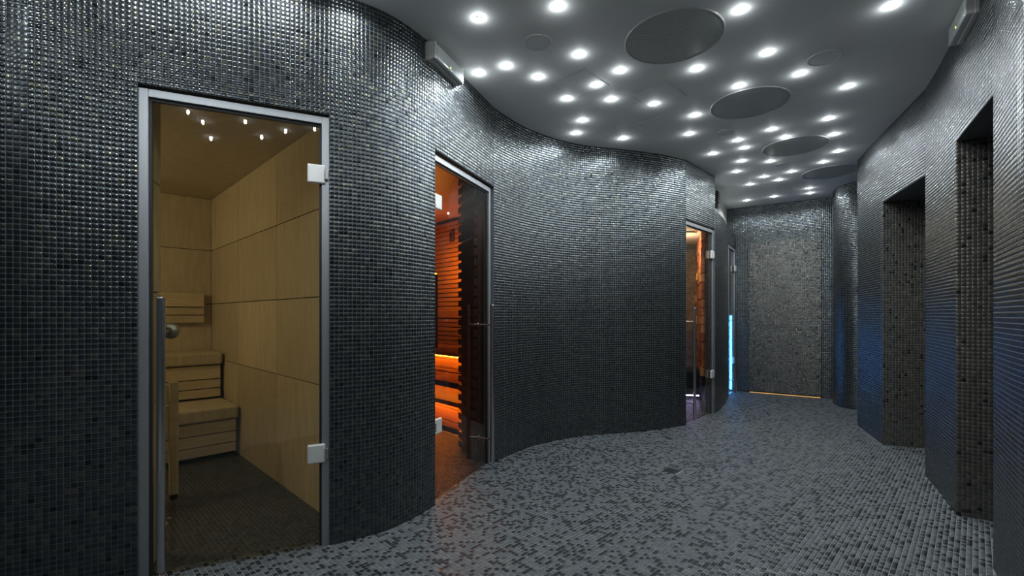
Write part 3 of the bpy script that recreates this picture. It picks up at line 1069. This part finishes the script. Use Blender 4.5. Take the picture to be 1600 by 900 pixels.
bench2('lower bench of the orange sauna with glowing front boards', 2.351, 2.80, -0.43, -1.6, 0.33, 0.02, [(0.235, 0.285), (0.115, 0.228), (0.055, 0.108)])
bench2('upper bench of the orange sauna above the glowing riser', 2.80, 3.55, -0.08, -1.9, 0.70, 0.335, [(0.615, 0.655), (0.515, 0.608), (0.475, 0.508), (0.36, 0.462)])
# column with an up-light on the upper bench
cX = -0.163 * 5.75
cp = np.array([cX - 0.05, 5.75])
lc = empty('light_column', V2(cp, 0.70), 'dark upright post with an orange up-light on its top', 'lamp')
box('post', V2(cp, 0.70 + 0.45), (0.16, 0.06, 0.90), M['walnut'], lc, ux=(*u2, 0), bevel=0.004)
box('up_light', V2(cp + n2 * 0.005, 1.605), (0.12, 0.035, 0.012), M['orange'], lc, ux=(*u2, 0), bevel=0)
sl = bpy.data.lights.new('fan_light', 'POINT')
sl.energy = 27
sl.color = (1.0, 0.40, 0.05)
sl.shadow_soft_size = 0.02
link(bpy.data.objects.new('fan_glow', sl), lc, Matrix.Translation(V2(cp + n2 * 0.02, 1.66)))
th = empty('thermometer', V2(q2(NB - 0.02, -0.80), 2.12), 'small dark box hanging on the glowing slatted wall', 'thermometer')
thp = q2(NB - 0.035, -0.80)
box('case', V2(thp, 2.14), (0.08, 0.03, 0.14), M['walnut'], th, ux=(*u2, 0), bevel=0.005)
box('dial', V2(thp - n2 * 0.017, 2.15), (0.05, 0.004, 0.07), M['black'], th, ux=(*u2, 0), bevel=0.001)

# ------------------------------------------------------------------ salt room behind door 3
S0, S1 = np.array([2.20, 5.27]), np.array([2.575, 6.36])
sd = S1 - S0
Ls = np.linalg.norm(sd)
sd /= Ls
sn = np.array([-sd[1], sd[0]])
w = box('wall_salt', V2((S0 + S1) / 2 - sn * 0.02, 1.03), (Ls, 0.02, 2.06), M['dark'], None, ux=(*sd, 0), bevel=0)
tag(w, 'wall of orange salt bricks in the far warm room', 'wall', kind='structure')
nrow, bl = 17, Ls / 5
for r_ in range(nrow):
    z0 = 0.40 + r_ * 0.098
    for k in range(6):
        c0 = max(0.0, (k - 0.5 * (r_ % 2)) * bl)
        c1 = min(Ls, (k + 1 - 0.5 * (r_ % 2)) * bl)
        if c1 - c0 < 0.03:
            continue
        glow = c1 > Ls - 0.01 and (r_ in (6, 9, 12))
        mt = M['saltglow'] if glow else random.choice(M['salt'])
        out = random.uniform(0.0, 0.012)
        box('salt_brick', V2(S0 + sd * (c0 + c1) / 2 + sn * (0.018 + out), z0 + 0.047), (round(c1 - c0 - 0.006, 3), 0.05, 0.092), mt, w, ux=(*sd, 0), bevel=0.006)
G1 = np.array([1.25, 6.75])
gd = G1 - S1
Lg = np.linalg.norm(gd)
gd /= Lg
w = box('wall_slate', V2((S1 + G1) / 2 + np.array([gd[1], -gd[0]]) * 0.02, 1.0), (Lg, 0.04, 2.0), M['slate'], None, ux=(*gd, 0), bevel=0)
tag(w, 'grey brown back wall of the salt room', 'wall', kind='structure')
mb = MB()
mb.prism([(1.66, 4.76), (2.19, 5.27), S1 + (0.05, 0.05), G1 + (0, 0.05), (1.0, 5.6)], 2.06, 2.09)
tag(mb.build('ceiling_salt', M['plaster']), 'cream ceiling of the salt room with a round lamp', 'ceiling', kind='structure')
mb = MB()
mb.prism([(1.62, 4.72), (1.0, 5.6), (0.95, 5.57), (1.57, 4.69)], 0, 2.06)
mb.prism([(1.0, 5.6), tuple(G1), (1.2, 6.77), (0.95, 5.6)], 0, 2.06)
tag(mb.build('wall_salt_left', M['slate']), 'grey side wall inside the salt room', 'wall', kind='structure')
cl = empty('ceiling_lamp', (2.055, 5.40, 2.06), 'round warm ceiling lamp in the salt room', 'lamp')
lathe('rim', [(0.085, 0.0), (0.09, -0.015), (0.08, -0.02)], M['white'], cl, Matrix.Translation((2.055, 5.40, 2.06)), 28)
lathe('diffuser', [(0.081, -0.018), (0.06, -0.032), (0.03, -0.038), (0.0001, -0.04)], M['warm'], cl, Matrix.Translation((2.055, 5.40, 2.06)), 28)
wl_ = bpy.data.lights.new('salt_light', 'POINT')
wl_.energy = 14
wl_.color = (1.0, 0.72, 0.45)
wl_.shadow_soft_size = 0.06
link(bpy.data.objects.new('salt_glow', wl_), cl, Matrix.Translation((2.0, 5.55, 1.85)))
bp = S1 + gd * 0.45 - np.array([-gd[1], gd[0]]) * -0.0
bn = np.array([-gd[1], gd[0]])
if bn[1] > 0:
    bn = -bn
sb = empty('salt_bench', V2(S1 + gd * 0.55 + bn * 0.4, 0.0), 'dark floating bench above violet floor light in the salt room', 'bench')
box('seat', V2(S1 + gd * 0.60 + bn * 0.24, 0.355), (1.1, 0.44, 0.05), M['black'], sb, ux=(*gd, 0), bevel=0.006)
box('front', V2(S1 + gd * 0.60 + bn * 0.43, 0.20), (1.1, 0.03, 0.26), M['black'], sb, ux=(*gd, 0), bevel=0.004)
box('light_strip', V2(S1 + gd * 0.60 + bn * 0.415, 0.062), (1.1, 0.012, 0.012), M['violet'], sb, ux=(*gd, 0), bevel=0)
box('leg_panel', V2(S1 + gd * 0.60 + bn * 0.2, 0.17), (1.0, 0.03, 0.33), M['black'], sb, ux=(*gd, 0), bevel=0.002)

# ------------------------------------------------------------------ blue steam room behind door 4
A, B = np.array(D4[0]), np.array(D4[1])
t4 = (B - A) / np.linalg.norm(B - A)
n4 = np.array([-t4[1], t4[0]])
mb = MB()
c0, c1 = A + n4 * 0.11 - t4 * 0.02, B + n4 * 0.02 + t4 * 0.04
c2, c3 = c1 + n4 * 0.6, c0 + n4 * 0.5
for a, b in ((c1, c2), (c2, c3), (c3, c0)):
    d = (b - a) / np.linalg.norm(b - a)
    o_ = np.array([d[1], -d[0]])
    mb.prism([a, b, b + o_ * 0.03, a + o_ * 0.03], 0, 2.15)
mb.prism([c0, c1, c2, c3], 2.12, 2.15)
tag(mb.build('wall_steam', M['rear']), 'dark walls of the blue lit steam room', 'wall', kind='structure')
bs = empty('blue_light', V2(B - t4 * 0.06 + n4 * 0.045, 0), 'upright glowing blue light strip behind the far glass door', 'lamp')
box('tube', V2(B - t4 * 0.06 + n4 * 0.045, 0.56), (0.02, 0.02, 1.06), M['blue'], bs, ux=(*t4, 0), bevel=0.004)
box('channel', V2(B - t4 * 0.06 + n4 * 0.063, 0.56), (0.03, 0.012, 1.10), M['alu'], bs, ux=(*t4, 0), bevel=0.002)


# ------------------------------------------------------------------ emergency lights and small wall fittings
def emergency(a, b, side, zc, label):
    a, b = np.array(a), np.array(b)
    L = np.linalg.norm(b - a)
    t = (b - a) / L
    nn = np.array([t[1], -t[0]]) * side
    mid = (a + b) / 2
    root = empty('emergency_light', V2(mid, zc), label, 'emergency light', 'emergency lights near the ceiling')
    ux = (*t, 0)
    hs = box('housing', V2(mid + nn * 0.022, zc), (L, 0.044, 0.105), M['white'], root, ux=ux, bevel=0.006)
    df = box('diffuser', V2(mid + nn * 0.058, zc - 0.004), (L - 0.035, 0.036, 0.088), M['diff'], root, ux=ux, bevel=0.012, seg=3)
    box('end_cap', V2(mid - t * (L / 2 - 0.009) + nn * 0.055, zc - 0.002), (0.016, 0.036, 0.095), M['white'], root, ux=ux, bevel=0.004)
    box('end_cap', V2(mid + t * (L / 2 - 0.009) + nn * 0.055, zc - 0.002), (0.016, 0.036, 0.095), M['white'], root, ux=ux, bevel=0.004)
    lathe('indicator', [(0.005, 0), (0.005, 0.003), (0.0001, 0.005)], M['greenled'], root, frame_m(V2(mid + nn * 0.074, zc - 0.026), (*t, 0), (0, 0, 1), (*nn, 0)), 12)
    return root


emergency((-0.492, 2.595), (-0.368, 2.905), 1, 2.575, 'white emergency light on the mosaic wall above the orange sauna door')
emergency((2.385, 2.43), (2.215, 2.165), 1, 2.575, 'emergency light at the top of the right mosaic wall')
hk = empty('wall_hook', (3.99, 5.375, 1.36), 'small black hook on the rounded mosaic corner', 'hook')
box('plate', (3.985, 5.365, 1.40), (0.03, 0.012, 0.07), M['black'], hk, ux=(0.75, -0.66, 0), bevel=0.003)
rod('peg', (3.985, 5.365, 1.38), (3.955, 5.325, 1.385), 0.009, M['black'], hk, 12)
spk = empty('wall_speaker', (2.62, 5.95, 2.5), 'small black speaker bracket in the white recess above the mosaic wall', 'speaker')
i_ = 8
pc = a_s = pts_s = None
pp, _ = resample(segD, 20)
q_ = pp[8]
d_ = pp[9] - pp[7]
d_ /= np.linalg.norm(d_)
o_ = np.array([-d_[1], d_[0]])
sp_c = q_ + o_ * 0.075
box('cabinet', V2(sp_c, 2.52), (0.10, 0.06, 0.14), M['black'], spk, ux=(*d_, 0), bevel=0.006)
box('bracket', V2(sp_c + d_ * 0.02, 2.42), (0.03, 0.04, 0.06), M['black'], spk, ux=(*d_, 0), bevel=0.004)
